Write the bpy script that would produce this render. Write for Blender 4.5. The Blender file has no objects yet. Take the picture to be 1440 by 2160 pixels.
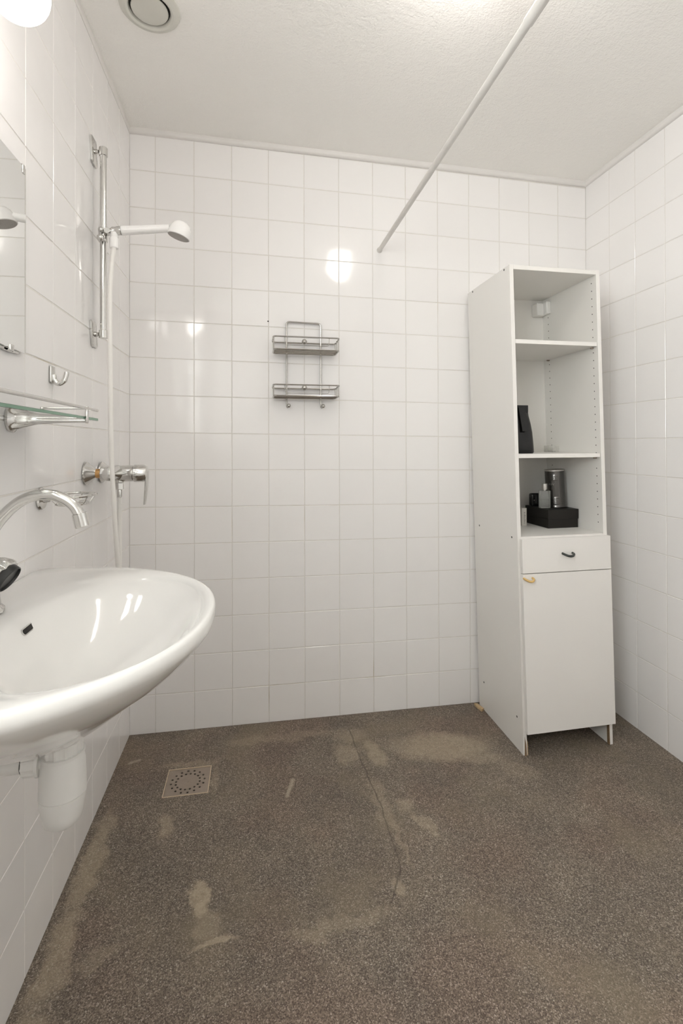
import bpy, bmesh, math, random
from mathutils import Vector, Matrix

random.seed(7)
scene = bpy.context.scene
COL = scene.collection
PI = math.pi

# ------------------------------------------------------------------ camera
F_PX, YAW, PITCH, ROLL = 1029.30, 0.18823, 0.005166, -0.002359
SHX, SHY = 13.055, -148.705           # where the optical axis meets the picture, from its middle
CAM = Vector((0.4992, -2.1129, 1.1780))
fw = Vector((math.sin(YAW) * math.cos(PITCH), math.cos(YAW) * math.cos(PITCH), math.sin(PITCH)))
rt = Vector((math.cos(YAW), -math.sin(YAW), 0.0))
up = rt.cross(fw)
r2 = rt * math.cos(ROLL) + up * math.sin(ROLL)
u2 = up * math.cos(ROLL) - rt * math.sin(ROLL)
cd = bpy.data.cameras.new('camera')
cd.sensor_fit = 'VERTICAL'
cd.sensor_height = 36.0
cd.sensor_width = 24.0
cd.lens = F_PX / 2160.0 * 36.0
cd.shift_x = -SHX / 2160.0
cd.shift_y = SHY / 2160.0
cd.clip_start = 0.02
co = bpy.data.objects.new('camera', cd)
co.matrix_world = Matrix(((r2.x, u2.x, -fw.x, CAM.x), (r2.y, u2.y, -fw.y, CAM.y),
                          (r2.z, u2.z, -fw.z, CAM.z), (0, 0, 0, 1)))
COL.objects.link(co)
scene.camera = co

# ------------------------------------------------------------------ world (daylight outside the window), exposure
W = bpy.data.worlds.new('world')
scene.world = W
W.use_nodes = True
W.node_tree.nodes['Background'].inputs[0].default_value = (0.985, 0.985, 1.0, 1)
W.node_tree.nodes['Background'].inputs[1].default_value = 18.5
# portal in the window opening: guides the sampling of the daylight, gives off nothing itself
pl_ = bpy.data.lights.new('window_portal', 'AREA')
pl_.shape = 'RECTANGLE'
pl_.size, pl_.size_y = 0.98, 0.84
pl_.cycles.is_portal = True
po_ = bpy.data.objects.new('window_portal', pl_)
po_.location = (-0.098, -2.22, 1.67)
po_.rotation_euler = (0, -PI / 2, 0)
COL.objects.link(po_)
scene.view_settings.view_transform = 'Standard'
scene.view_settings.look = 'None'
scene.view_settings.gamma = 1.0
scene.view_settings.use_curve_mapping = False
scene.view_settings.exposure = 0.10  # the lamps and the window do the rest
CEIL_LAMP = 21.5
GLOBE_LAMP = 19.0
LAMP_COLOUR = (1.0, 0.945, 0.905, 1)
try:
    scene.cycles.use_denoising = True
    scene.cycles.denoiser = 'OPENIMAGEDENOISE'
    scene.cycles.max_bounces = 14
    scene.cycles.diffuse_bounces = 8
    scene.cycles.glossy_bounces = 8
    scene.cycles.transmission_bounces = 10
    scene.cycles.caustics_reflective = False
    scene.cycles.caustics_refractive = False
    scene.cycles.sample_clamp_indirect = 20.0
except Exception:
    pass

# ------------------------------------------------------------------ material helpers
def new_mat(name):
    m = bpy.data.materials.new(name)
    m.use_nodes = True
    return m, m.node_tree, m.node_tree.nodes['Principled BSDF']

def setp(b, **k):
    names = {'base': 'Base Color', 'rough': 'Roughness', 'metal': 'Metallic', 'ior': 'IOR',
             'trans': 'Transmission Weight', 'coat': 'Coat Weight', 'coat_rough': 'Coat Roughness',
             'spec': 'Specular IOR Level', 'emit': 'Emission Color', 'emit_s': 'Emission Strength'}
    for a, v in k.items():
        s = b.inputs[names[a]]
        s.default_value = (tuple(v) + (1,)) if isinstance(v, tuple) and len(v) == 3 else v

def node(t, typ, **ins):
    n = t.nodes.new(typ)
    for k, v in ins.items():
        if k.startswith('_'):
            setattr(n, k[1:], v)
        else:
            s = n.inputs[int(k[1:]) if k[0] == 'i' and k[1:].isdigit() else k]
            if hasattr(v, 'is_linked') or isinstance(v, bpy.types.NodeSocket):
                t.links.new(v, s)
            else:
                s.default_value = v
    return n

def math_n(t, op, a, b=0.0, c=0.0, clamp=False):
    return node(t, 'ShaderNodeMath', _operation=op, _use_clamp=clamp, i0=a, i1=b, i2=c).outputs[0]

def mixc(t, fac, a, b, blend='MIX'):
    n = t.nodes.new('ShaderNodeMix')
    n.data_type = 'RGBA'
    n.blend_type = blend
    for s, v in ((n.inputs[0], fac), (n.inputs[6], a), (n.inputs[7], b)):
        if isinstance(v, bpy.types.NodeSocket):
            t.links.new(v, s)
        elif isinstance(v, tuple):
            s.default_value = v if len(v) == 4 else v + (1,)
        else:
            s.default_value = v
    return n.outputs[2]

def ramp(t, fac, stops):
    n = node(t, 'ShaderNodeValToRGB', Fac=fac)
    e = n.color_ramp.elements
    while len(e) < len(stops):
        e.new(0.5)
    for el, (p, c) in zip(e, stops):
        el.position = p
        el.color = tuple(c) + (1,) if len(c) == 3 else c
    return n.outputs[0]

def smooth(t, v, a, b):
    n = node(t, 'ShaderNodeMapRange', _interpolation_type='SMOOTHSTEP', Value=v)
    n.inputs[1].default_value, n.inputs[2].default_value = a, b
    n.inputs[3].default_value, n.inputs[4].default_value = 0.0, 1.0
    return n.outputs[0]

def geo_pos(t):
    return node(t, 'ShaderNodeNewGeometry').outputs['Position']

def noise(t, vec, scale, detail=3.0, rough=0.5, dist=0.0):
    return node(t, 'ShaderNodeTexNoise', Vector=vec, Scale=scale, Detail=detail, Roughness=rough, Distortion=dist)

def bump(t, b, height, strength, dist):
    n = node(t, 'ShaderNodeBump', Height=height, Strength=strength, Distance=dist)
    t.links.new(n.outputs[0], b.inputs['Normal'])

def plain(name, base, rough=0.5, metal=0.0, vary=0.03, scale=30.0, **k):
    """a plain material with a faint procedural unevenness"""
    m, t, b = new_mat(name)
    p = geo_pos(t)
    nz = noise(t, p, scale, 3.0)
    lo = tuple(c * (1 - vary) for c in base)
    hi = tuple(min(1.0, c * (1 + vary)) for c in base)
    t.links.new(mixc(t, nz.outputs[0], lo, hi), b.inputs['Base Color'])
    setp(b, rough=rough, metal=metal, **k)
    return m

MAT = {}

def make_materials():
    # glazed wall tile
    m, t, b = new_mat('white_glazed_tile')
    p = geo_pos(t)
    oi = node(t, 'ShaderNodeObjectInfo')
    rv = mixc(t, oi.outputs['Random'], (0.868, 0.853, 0.848), (0.888, 0.873, 0.868))
    nz = noise(t, p, 2.2, 2.0)
    col = mixc(t, nz.outputs[0], (0.97, 0.97, 0.97), (1.0, 0.998, 0.992))
    t.links.new(mixc(t, 1.0, rv, col, 'MULTIPLY'), b.inputs['Base Color'])
    wav = noise(t, p, 9.0, 1.0)
    bump(t, b, wav.outputs[0], 0.10, 0.01)
    setp(b, rough=0.09, ior=1.5)
    MAT['tile'] = m
    # grout, with yellowish staining that has its own shape
    m, t, b = new_mat('grout')
    p = geo_pos(t)
    st = noise(t, p, 3.1, 3.0)
    f = smooth(t, st.outputs[0], 0.60, 0.76)
    fine = noise(t, p, 160.0, 2.0)
    base = mixc(t, fine.outputs[0], (0.66, 0.635, 0.60), (0.76, 0.735, 0.70))
    t.links.new(mixc(t, math_n(t, 'MULTIPLY', f, 0.55), base, (0.42, 0.33, 0.20)), b.inputs['Base Color'])
    setp(b, rough=0.85)
    MAT['grout'] = m
    # ceiling: stippled emulsion
    m, t, b = new_mat('stippled_ceiling_paint')
    p = geo_pos(t)
    n1 = noise(t, p, 170.0, 3.0, 0.6)
    n2 = noise(t, p, 60.0, 2.0, 0.5)
    n3 = noise(t, p, 2.0, 3.0, 0.5)
    t.links.new(mixc(t, n3.outputs[0], (0.85, 0.835, 0.805), (0.88, 0.865, 0.835)), b.inputs['Base Color'])
    h = math_n(t, 'ADD', n1.outputs[0], n2.outputs[0])
    bump(t, b, h, 0.5, 0.004)
    setp(b, rough=0.8)
    MAT['ceiling'] = m
    MAT['paint'] = plain('white_wall_paint', (0.84, 0.82, 0.80), 0.55, scale=6)
    MAT['trim'] = plain('white_gloss_trim', (0.74, 0.72, 0.70), 0.35, scale=12)
    # chrome, scuffed
    m, t, b = new_mat('chrome')
    p = geo_pos(t)
    n1 = noise(t, p, 90.0, 4.0)
    t.links.new(mixc(t, n1.outputs[0], (0.60, 0.59, 0.57), (0.70, 0.69, 0.67)), b.inputs['Base Color'])
    rr = node(t, 'ShaderNodeMapRange', Value=n1.outputs[0])
    rr.inputs[3].default_value, rr.inputs[4].default_value = 0.06, 0.16
    t.links.new(rr.outputs[0], b.inputs['Roughness'])
    setp(b, metal=1.0)
    MAT['chrome'] = m
    MAT['brushed'] = plain('brushed_steel', (0.36, 0.30, 0.25), 0.5, 0.55, 0.10, 60)
    MAT['wire'] = plain('chromed_wire', (0.50, 0.485, 0.46), 0.2, 1.0, 0.10, 40)
    MAT['alu'] = plain('dull_painted_steel_tube', (0.68, 0.66, 0.63), 0.36, 0.1, 0.08, 25)
    MAT['brass'] = plain('worn_brass', (0.56, 0.33, 0.14), 0.3, 1.0, 0.15, 80)
    MAT['porcelain'] = plain('white_porcelain', (0.83, 0.82, 0.80), 0.07, 0.0, 0.008, 4, coat=0.4, coat_rough=0.04)
    MAT['plastic'] = plain('white_plastic', (0.76, 0.75, 0.73), 0.35, 0.0, 0.03, 20)
    MAT['hose'] = plain('white_vinyl_hose', (0.80, 0.78, 0.75), 0.3, 0.0, 0.02, 20)
    MAT['handset'] = plain('white_handset_plastic', (0.86, 0.85, 0.84), 0.22, 0.0, 0.01, 20)
    MAT['sprayface'] = plain('grey_spray_plate', (0.38, 0.36, 0.34), 0.5, 0.0, 0.25, 300)
    MAT['laminate'] = plain('white_laminate', (0.78, 0.765, 0.735), 0.42, 0.0, 0.012, 3)
    MAT['edge'] = plain('white_edge_band', (0.80, 0.775, 0.745), 0.45, 0.0, 0.015, 8)
    MAT['chip'] = plain('bare_chipboard', (0.50, 0.37, 0.22), 0.9, 0.0, 0.35, 220)
    MAT['dark_wood'] = plain('damp_chipboard', (0.20, 0.13, 0.07), 0.9, 0.0, 0.4, 220)
    MAT['black'] = plain('black_plastic', (0.018, 0.018, 0.018), 0.3, 0.0, 0.2, 40)
    MAT['hole'] = plain('dark_hole', (0.02, 0.018, 0.016), 0.9, 0.0, 0.1, 40)
    MAT['card'] = plain('black_card', (0.016, 0.014, 0.012), 0.5, 0.0, 0.12, 60, spec=0.25)
    MAT['foil'] = plain('black_glossy_foil', (0.007, 0.007, 0.007), 0.14, 0.0, 0.2, 30, spec=0.35)
    MAT['gunmetal'] = plain('gunmetal_tin', (0.13, 0.125, 0.12), 0.22, 1.0, 0.08, 40)
    MAT['tin_print'] = plain('dull_tin_print', (0.20, 0.19, 0.18), 0.4, 0.8, 0.1, 60)
    MAT['silver_cap'] = plain('satin_silver', (0.62, 0.60, 0.57), 0.35, 1.0, 0.05, 60)
    MAT['dark_handle'] = plain('dark_grey_handle', (0.05, 0.055, 0.05), 0.4, 0.3, 0.2, 60)
    MAT['yellow'] = plain('yellowed_plastic', (0.66, 0.44, 0.17), 0.4, 0.0, 0.08, 60)
    MAT['cream'] = plain('cream_enamel', (0.60, 0.59, 0.54), 0.35, 0.0, 0.03, 15)
    MAT['label'] = plain('off_white_card', (0.60, 0.58, 0.54), 0.7, 0.0, 0.05, 60)
    MAT['tan_frame'] = plain('limescaled_steel', (0.62, 0.50, 0.36), 0.55, 0.2, 0.12, 90)
    MAT['print'] = plain('grey_print', (0.22, 0.21, 0.20), 0.7, 0.0, 0.2, 200)
    MAT['rubber'] = plain('dark_rubber_seal', (0.06, 0.065, 0.06), 0.7, 0.0, 0.2, 60)
    MAT['green_edge'] = plain('green_glass_edge', (0.17, 0.30, 0.22), 0.12, 0.0, 0.10, 20)
    MAT['wood_shim'] = plain('raw_wood', (0.55, 0.40, 0.23), 0.8, 0.0, 0.25, 120)
    m, t, b = new_mat('clear_glass')
    p = geo_pos(t)
    nz = noise(t, p, 40.0, 2.0)
    t.links.new(mixc(t, nz.outputs[0], (0.95, 0.975, 0.965), (0.97, 0.985, 0.975)), b.inputs['Base Color'])
    setp(b, rough=0.01, trans=1.0, ior=1.45)
    MAT['glass'] = m
    m, t, b = new_mat('window_glass')
    tr_ = node(t, 'ShaderNodeBsdfTransparent', Color=(0.95, 0.97, 0.96, 1))
    gl_ = node(t, 'ShaderNodeBsdfGlossy', Roughness=0.0)
    mx_ = node(t, 'ShaderNodeMixShader', i0=0.04, i1=tr_.outputs[0], i2=gl_.outputs[0])
    t.links.new(mx_.outputs[0], t.nodes['Material Output'].inputs['Surface'])
    MAT['window_glass'] = m
    m, t, b = new_mat('clear_plastic')
    setp(b, base=(0.75, 0.74, 0.72), rough=0.15)
    tr_ = node(t, 'ShaderNodeBsdfTransparent', Color=(0.97, 0.97, 0.96, 1))
    nz = noise(t, geo_pos(t), 60.0, 2.0)
    mx_ = node(t, 'ShaderNodeMixShader', i0=math_n(t, 'MULTIPLY', nz.outputs[0], 0.30), i1=tr_.outputs[0], i2=b.outputs[0])
    t.links.new(mx_.outputs[0], t.nodes['Material Output'].inputs['Surface'])
    MAT['clear_plastic'] = m
    m, t, b = new_mat('frosted_bottle_glass')
    p = geo_pos(t)
    nz = noise(t, p, 60.0, 2.0)
    t.links.new(mixc(t, nz.outputs[0], (0.66, 0.67, 0.64), (0.78, 0.78, 0.75)), b.inputs['Base Color'])
    setp(b, rough=0.12, trans=0.75, ior=1.4)
    MAT['bottle'] = m
    m, t, b = new_mat('mirror_silver')
    p = geo_pos(t)
    nz = noise(t, p, 8.0, 2.0)
    t.links.new(mixc(t, nz.outputs[0], (0.86, 0.87, 0.86), (0.89, 0.90, 0.89)), b.inputs['Base Color'])
    setp(b, rough=0.01, metal=1.0)
    MAT['mirror'] = m
    for nm, s in (('lamp_ceiling', CEIL_LAMP), ('lamp_globe', GLOBE_LAMP)):
        m, t, b = new_mat(nm)
        setp(b, base=(0.9, 0.9, 0.88), rough=0.3, emit=LAMP_COLOUR, emit_s=s)
        MAT[nm] = m
    # floor: seamless chip floor, scuffed and stained
    m, t, b = new_mat('worn_quartz_chip_floor')
    p = geo_pos(t)
    sep = node(t, 'ShaderNodeSeparateXYZ', Vector=p)
    flat = node(t, 'ShaderNodeCombineXYZ', X=sep.outputs[0], Y=sep.outputs[1], Z=0.0).outputs[0]
    v1 = node(t, 'ShaderNodeTexVoronoi', Vector=flat, Scale=430.0, Randomness=1.0)
    v2 = node(t, 'ShaderNodeTexVoronoi', Vector=flat, Scale=190.0, Randomness=1.0)
    g1 = node(t, 'ShaderNodeSeparateColor', Color=v1.outputs['Color']).outputs[0]
    g2 = node(t, 'ShaderNodeSeparateColor', Color=v2.outputs['Color']).outputs[0]
    chips = ramp(t, g1, [(0.0, (0.080, 0.063, 0.049)), (0.35, (0.145, 0.118, 0.094)), (0.70, (0.210, 0.175, 0.141)),
                         (0.93, (0.305, 0.262, 0.216)), (1.0, (0.43, 0.38, 0.33))])
    big = smooth(t, g2, 0.955, 0.975)
    core = math_n(t, 'SUBTRACT', 1.0, smooth(t, v2.outputs['Distance'], 0.25, 0.42))
    spk = math_n(t, 'MULTIPLY', big, core)
    col = mixc(t, math_n(t, 'MULTIPLY', spk, 0.75), chips, (0.50, 0.46, 0.39))
    mot = noise(t, flat, 5.5, 5.0, 0.6)
    col = mixc(t, 1.0, col, ramp(t, mot.outputs[0], [(0.30, (0.84, 0.84, 0.84)), (0.70, (1.14, 1.12, 1.08))]), 'MULTIPLY')
    rosy = noise(t, flat, 2.3, 3.0, 0.5)
    col = mixc(t, smooth(t, rosy.outputs[0], 0.48, 0.66), col, mixc(t, 1.0, col, (1.0, 0.93, 0.92), 'MULTIPLY'))
    warm = noise(t, flat, 3.0, 4.0, 0.55)
    col = mixc(t, smooth(t, warm.outputs[0], 0.50, 0.72), col, mixc(t, 0.45, col, (0.23, 0.185, 0.125)))
    # scuffs and deposits: (x, y, half length, half width, angle, strength)
    wob = noise(t, flat, 14.0, 4.0, 0.6)
    wob2 = node(t, 'ShaderNodeVectorMath', _operation='SUBTRACT', i0=wob.outputs['Color'], i1=(0.5, 0.5, 0.5)).outputs[0]
    wv = node(t, 'ShaderNodeVectorMath', _operation='SCALE', i0=wob2, Scale=0.10).outputs[0]
    wp = node(t, 'ShaderNodeVectorMath', _operation='ADD', i0=flat, i1=wv).outputs[0]
    blobs = [(1.23, -0.285, 0.22, 0.105, -0.15, 0.62), (1.33, -0.35, 0.12, 0.055, -0.5, 0.40),
             (0.955, -0.285, 0.038, 0.095, 0.15, 0.55), (0.845, -0.265, 0.05, 0.075, 0.1, 0.40),
             (0.227, -0.513, 0.03, 0.055, 0.1, 0.50), (0.360, -0.785, 0.024, 0.058, 0.10, 0.85),
             (0.405, -0.912, 0.070, 0.012, 0.10, 0.75), (0.385, -0.865, 0.035, 0.05, 0.2, 0.35),
             (1.026, -0.654, 0.025, 0.075, 0.4, 0.45), (0.985, -0.567, 0.028, 0.04, 0.1, 0.40),
             (0.885, -0.845, 0.020, 0.035, -0.2, 0.45), (0.905, -0.54, 0.03, 0.12, 0.0, 0.32),
             (0.045, -0.60, 0.035, 0.20, 0.0, 0.55), (0.05, -0.87, 0.04, 0.14, 0.05, 0.60),
             (0.05, -1.12, 0.05, 0.16, 0.0, 0.55), (0.14, -0.90, 0.06, 0.03, 0.2, 0.30),
             (0.60, -0.12, 0.25, 0.03, 0.0, 0.28), (0.27, -0.225, 0.12, 0.02, 0.0, 0.35),
             (0.36, -0.32, 0.02, 0.09, 0.0, 0.28), (0.88, -0.15, 0.07, 0.06, 0.2, 0.33),
             (0.925, -0.62, 0.014, 0.20, 0.03, 0.30), (0.70, -0.915, 0.15, 0.022, 0.08, 0.28), (1.45, -0.46, 0.10, 0.05, -0.6, 0.18)]
    acc = None
    for (x, y, a, bb, ang, s) in blobs:
        mp = node(t, 'ShaderNodeMapping', _vector_type='TEXTURE', Vector=wp)
        mp.inputs['Location'].default_value = (x, y, 0)
        mp.inputs['Rotation'].default_value = (0, 0, ang)
        mp.inputs['Scale'].default_value = (a, bb, 1)
        ln = node(t, 'ShaderNodeVectorMath', _operation='LENGTH', i0=mp.outputs[0]).outputs['Value']
        k = math_n(t, 'MULTIPLY', math_n(t, 'SUBTRACT', 1.0, smooth(t, ln, 0.55, 1.15)), s)
        acc = k if acc is None else math_n(t, 'MAXIMUM', acc, k)
    brk = noise(t, flat, 45.0, 4.0, 0.65)
    acc = math_n(t, 'MULTIPLY', acc, ramp(t, brk.outputs[0], [(0.25, (0.55,) * 3), (0.62, (1.15,) * 3)]))
    col = mixc(t, acc, col, mixc(t, 0.30, (0.50, 0.415, 0.30), col))

    def seg(ax, ay, bx, by):
        d = (bx - ax, by - ay, 0.0)
        L2 = d[0] ** 2 + d[1] ** 2
        pa = node(t, 'ShaderNodeVectorMath', _operation='SUBTRACT', i0=wpc, i1=(ax, ay, 0)).outputs[0]
        dt = node(t, 'ShaderNodeVectorMath', _operation='DOT_PRODUCT', i0=pa, i1=d).outputs['Value']
        tt = math_n(t, 'DIVIDE', dt, L2, clamp=True)
        pr = node(t, 'ShaderNodeVectorMath', _operation='SCALE', i0=d, Scale=tt).outputs[0]
        df = node(t, 'ShaderNodeVectorMath', _operation='SUBTRACT', i0=pa, i1=pr).outputs[0]
        return node(t, 'ShaderNodeVectorMath', _operation='LENGTH', i0=df).outputs['Value']
    wv2 = node(t, 'ShaderNodeVectorMath', _operation='SCALE', i0=wob2, Scale=0.018).outputs[0]
    wpc = node(t, 'ShaderNodeVectorMath', _operation='ADD', i0=flat, i1=wv2).outputs[0]
    crack = None
    for s in ((0.885, -0.10, 0.888, -0.30), (0.888, -0.30, 0.905, -0.55), (0.905, -0.55, 0.898, -0.80),
              (0.898, -0.80, 0.845, -0.885)):
        dd = seg(*s)
        crack = dd if crack is None else math_n(t, 'MINIMUM', crack, dd)
    cm = math_n(t, 'SUBTRACT', 1.0, smooth(t, crack, 0.0008, 0.0045))
    col = mixc(t, math_n(t, 'MULTIPLY', cm, 0.50), col, (0.045, 0.032, 0.024))
    scr = None
    for s in ((0.628, -0.375, 0.618, -0.415), (0.618, -0.415, 0.606, -0.455), (0.045, -0.185, 0.075, -0.170)):
        dd = seg(*s)
        scr = dd if scr is None else math_n(t, 'MINIMUM', scr, dd)
    sm = math_n(t, 'SUBTRACT', 1.0, smooth(t, scr, 0.002, 0.011))
    col = mixc(t, math_n(t, 'MULTIPLY', sm, 0.55), col, (0.48, 0.42, 0.32))
    t.links.new(col, b.inputs['Base Color'])
    hh = math_n(t, 'ADD', math_n(t, 'MULTIPLY', v1.outputs['Distance'], -1.0), math_n(t, 'MULTIPLY', cm, -2.0))
    bump(t, b, hh, 0.35, 0.002)
    setp(b, rough=0.62, spec=0.35)
    MAT['floor'] = m

make_materials()

# ------------------------------------------------------------------ mesh helpers
def frame(d):
    d = Vector(d).normalized()
    a = Vector((0, 0, 1)) if abs(d.z) < 0.9 else Vector((1, 0, 0))
    u = d.cross(a).normalized()
    return u, d.cross(u).normalized(), d

def catmull(pts, n=8, closed=False):
    pts = [Vector(p) for p in pts]
    out = []
    L = len(pts)
    for i in range(L if closed else L - 1):
        if closed:
            p0, p1, p2, p3 = (pts[(i + k) % L] for k in (-1, 0, 1, 2))
        else:
            p0, p1, p2, p3 = pts[max(i - 1, 0)], pts[i], pts[i + 1], pts[min(i + 2, L - 1)]
        for j in range(n):
            s = j / n
            out.append(0.5 * ((2 * p1) + (p2 - p0) * s + (2 * p0 - 5 * p1 + 4 * p2 - p3) * s * s
                              + (3 * p1 - p0 - 3 * p2 + p3) * s ** 3))
    if not closed:
        out.append(pts[-1])
    return out

def rounded(pts, r, n=5, closed=False):
    """polyline with its corners rounded off"""
    pts = [Vector(p) for p in pts]
    out = []
    L = len(pts)
    for i, p in enumerate(pts):
        if not closed and i in (0, L - 1):
            out.append(p)
            continue
        a, b = pts[i - 1], pts[(i + 1) % L]
        da, db = (a - p), (b - p)
        ra = min(r, da.length * 0.45)
        rb = min(r, db.length * 0.45)
        s, e = p + da.normalized() * ra, p + db.normalized() * rb
        for k in range(n + 1):
            w = k / n
            out.append(s * (1 - w) ** 2 + p * 2 * w * (1 - w) + e * w * w)
    return out

class MB:
    def __init__(self):
        self.v, self.f = [], []

    def add(self, vs, fs):
        o = len(self.v)
        self.v += [Vector(q) for q in vs]
        self.f += [tuple(i + o for i in f) for f in fs]
        return self

    def box(self, x0, x1, y0, y1, z0, z1, bev=0.0, seg=2):
        bm = bmesh.new()
        bmesh.ops.create_cube(bm, size=1.0)
        for q in bm.verts:
            q.co = Vector(((x0 + x1) / 2 + q.co.x * (x1 - x0), (y0 + y1) / 2 + q.co.y * (y1 - y0),
                           (z0 + z1) / 2 + q.co.z * (z1 - z0)))
        if bev > 0:
            bmesh.ops.bevel(bm, geom=list(bm.edges), offset=bev, segments=seg, profile=0.5, affect='EDGES')
        bm.verts.index_update()
        self.add([q.co.copy() for q in bm.verts], [[q.index for q in f.verts] for f in bm.faces])
        bm.free()
        return self

    def tube(self, pts, r, seg=10, closed=False, caps=True):
        pts = [Vector(p) for p in pts]
        n = len(pts)
        rs = r if isinstance(r, (list, tuple)) else [r] * n
        tg = []
        for i in range(n):
            a = pts[i - 1] if (i > 0 or closed) else pts[i]
            b = pts[(i + 1) % n] if (i < n - 1 or closed) else pts[i]
            tg.append((b - a).normalized())
        u, w, _ = frame(tg[0])
        vs, fs = [], []
        for i in range(n):
            if i > 0:
                ax = tg[i - 1].cross(tg[i])
                if ax.length > 1e-7:
                    rot = Matrix.Rotation(tg[i - 1].angle(tg[i]), 3, ax.normalized())
                    u = rot @ u
                u = (u - tg[i] * u.dot(tg[i])).normalized()
                w = tg[i].cross(u)
            for k in range(seg):
                a = 2 * PI * k / seg
                vs.append(pts[i] + (u * math.cos(a) + w * math.sin(a)) * rs[i])
        for i in range(n if closed else n - 1):
            for k in range(seg):
                j = (i + 1) % n
                fs.append((i * seg + k, i * seg + (k + 1) % seg, j * seg + (k + 1) % seg, j * seg + k))
        if caps and not closed:
            fs.append(tuple(range(seg - 1, -1, -1)))
            fs.append(tuple((n - 1) * seg + k for k in range(seg)))
        return self.add(vs, fs)

    def lathe(self, prof, org, axis, seg=28, sx=1.0, sy=1.0, up_hint=None):
        """prof: (radius, height along the axis)"""
        u, w, d = frame(axis)
        if up_hint is not None:
            u = Vector(up_hint)
            u = (u - d * u.dot(d)).normalized()
            w = d.cross(u)
        org = Vector(org)
        vs, fs = [], []
        for (r, h) in prof:
            for k in range(seg):
                a = 2 * PI * k / seg
                vs.append(org + d * h + (u * math.cos(a) * sx + w * math.sin(a) * sy) * r)
        for i in range(len(prof) - 1):
            for k in range(seg):
                fs.append((i * seg + k, i * seg + (k + 1) % seg, (i + 1) * seg + (k + 1) % seg, (i + 1) * seg + k))
        if prof[0][0] > 1e-6:
            fs.append(tuple(range(seg - 1, -1, -1)))
        if prof[-1][0] > 1e-6:
            fs.append(tuple((len(prof) - 1) * seg + k for k in range(seg)))
        return self.add(vs, fs)

    def sphere(self, c, r, seg=16, rings=10):
        prof = [(max(r * math.sin(PI * i / rings), 1e-7), -r * math.cos(PI * i / rings)) for i in range(rings + 1)]
        return self.lathe(prof, c, (0, 0, 1), seg)

    def prism(self, poly, d):
        """poly: 3-D points of a flat outline, pushed along d"""
        d = Vector(d)
        n = len(poly)
        vs = [Vector(q) for q in poly] + [Vector(q) + d for q in poly]
        fs = [tuple(range(n - 1, -1, -1)), tuple(range(n, 2 * n))]
        fs += [(i, (i + 1) % n, n + (i + 1) % n, n + i) for i in range(n)]
        return self.add(vs, fs)

    def rings(self, rgs, close_start=True, close_end=True):
        n = len(rgs[0])
        vs = [q for r in rgs for q in r]
        fs = []
        for i in range(len(rgs) - 1):
            for k in range(n):
                fs.append((i * n + k, i * n + (k + 1) % n, (i + 1) * n + (k + 1) % n, (i + 1) * n + k))
        if close_start:
            fs.append(tuple(range(n - 1, -1, -1)))
        if close_end:
            fs.append(tuple((len(rgs) - 1) * n + k for k in range(n)))
        return self.add(vs, fs)

    def map(self, fn):
        self.v = [Vector(fn(q)) for q in self.v]
        return self

    def build(self, name, mat, parent=None, at=None, angle=35.0, mats=None, matfn=None):
        """links the collected shapes as one mesh object; points are given in room coordinates"""
        org = ORIGIN[parent] if parent is not None else Vector(at if at is not None else (0, 0, 0))
        bm = bmesh.new()
        vv = [bm.verts.new(q - org) for q in self.v]
        for f in self.f:
            try:
                bm.faces.new([vv[i] for i in f])
            except ValueError:
                pass
        bmesh.ops.remove_doubles(bm, verts=bm.verts, dist=1e-6)
        bmesh.ops.recalc_face_normals(bm, faces=bm.faces)
        me = bpy.data.meshes.new(name)
        bm.to_mesh(me)
        bm.free()
        for mm in ([MAT[mat]] + [MAT[x] for x in (mats or [])]):
            me.materials.append(mm)
        me.shade_smooth()
        me.set_sharp_from_angle(angle=math.radians(angle))
        if matfn:
            for pl in me.polygons:
                pl.material_index = matfn(pl)
        o = bpy.data.objects.new(name, me)
        COL.objects.link(o)
        if parent is not None:
            o.parent = parent
        else:
            o.location = org
        ORIGIN[o] = org
        return o

ORIGIN = {}

def thing(name, label, cat, at):
    o = bpy.data.objects.new(name, None)
    o.empty_display_size = 0.05
    o.location = at
    COL.objects.link(o)
    o['label'] = label
    o['category'] = cat
    ORIGIN[o] = Vector(at)
    return o

def tag(o, label, cat):
    o['label'] = label
    o['category'] = cat
    return o

def struct(o):
    o['kind'] = 'structure'
    return o

# ------------------------------------------------------------------ the room
RW = 2.0844                     # width of the room
Y1 = -2.75                      # wall behind the camera
SB = -0.0127                    # the floor and the tile courses fall a little to the right
PX, PZ = 0.153, 0.15317         # tile pitch
X0, Z0 = 0.0988, 2.3001         # first upright joint and top bed joint of the far wall
GAP = 0.0028
REC = 0.0010                    # depth of the joints

def floor_z(x):
    return SB * x

def ceil_z(x, y):
    return 2.4650 - 0.0085 * x + 0.016 * y

def slab(corners, dz):
    m = MB()
    m.add([c for c in corners] + [Vector(c) + Vector((0, 0, dz)) for c in corners],
          [(0, 1, 2, 3), (7, 6, 5, 4), (0, 4, 5, 1), (1, 5, 6, 2), (2, 6, 7, 3), (3, 7, 4, 0)])
    return m

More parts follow.
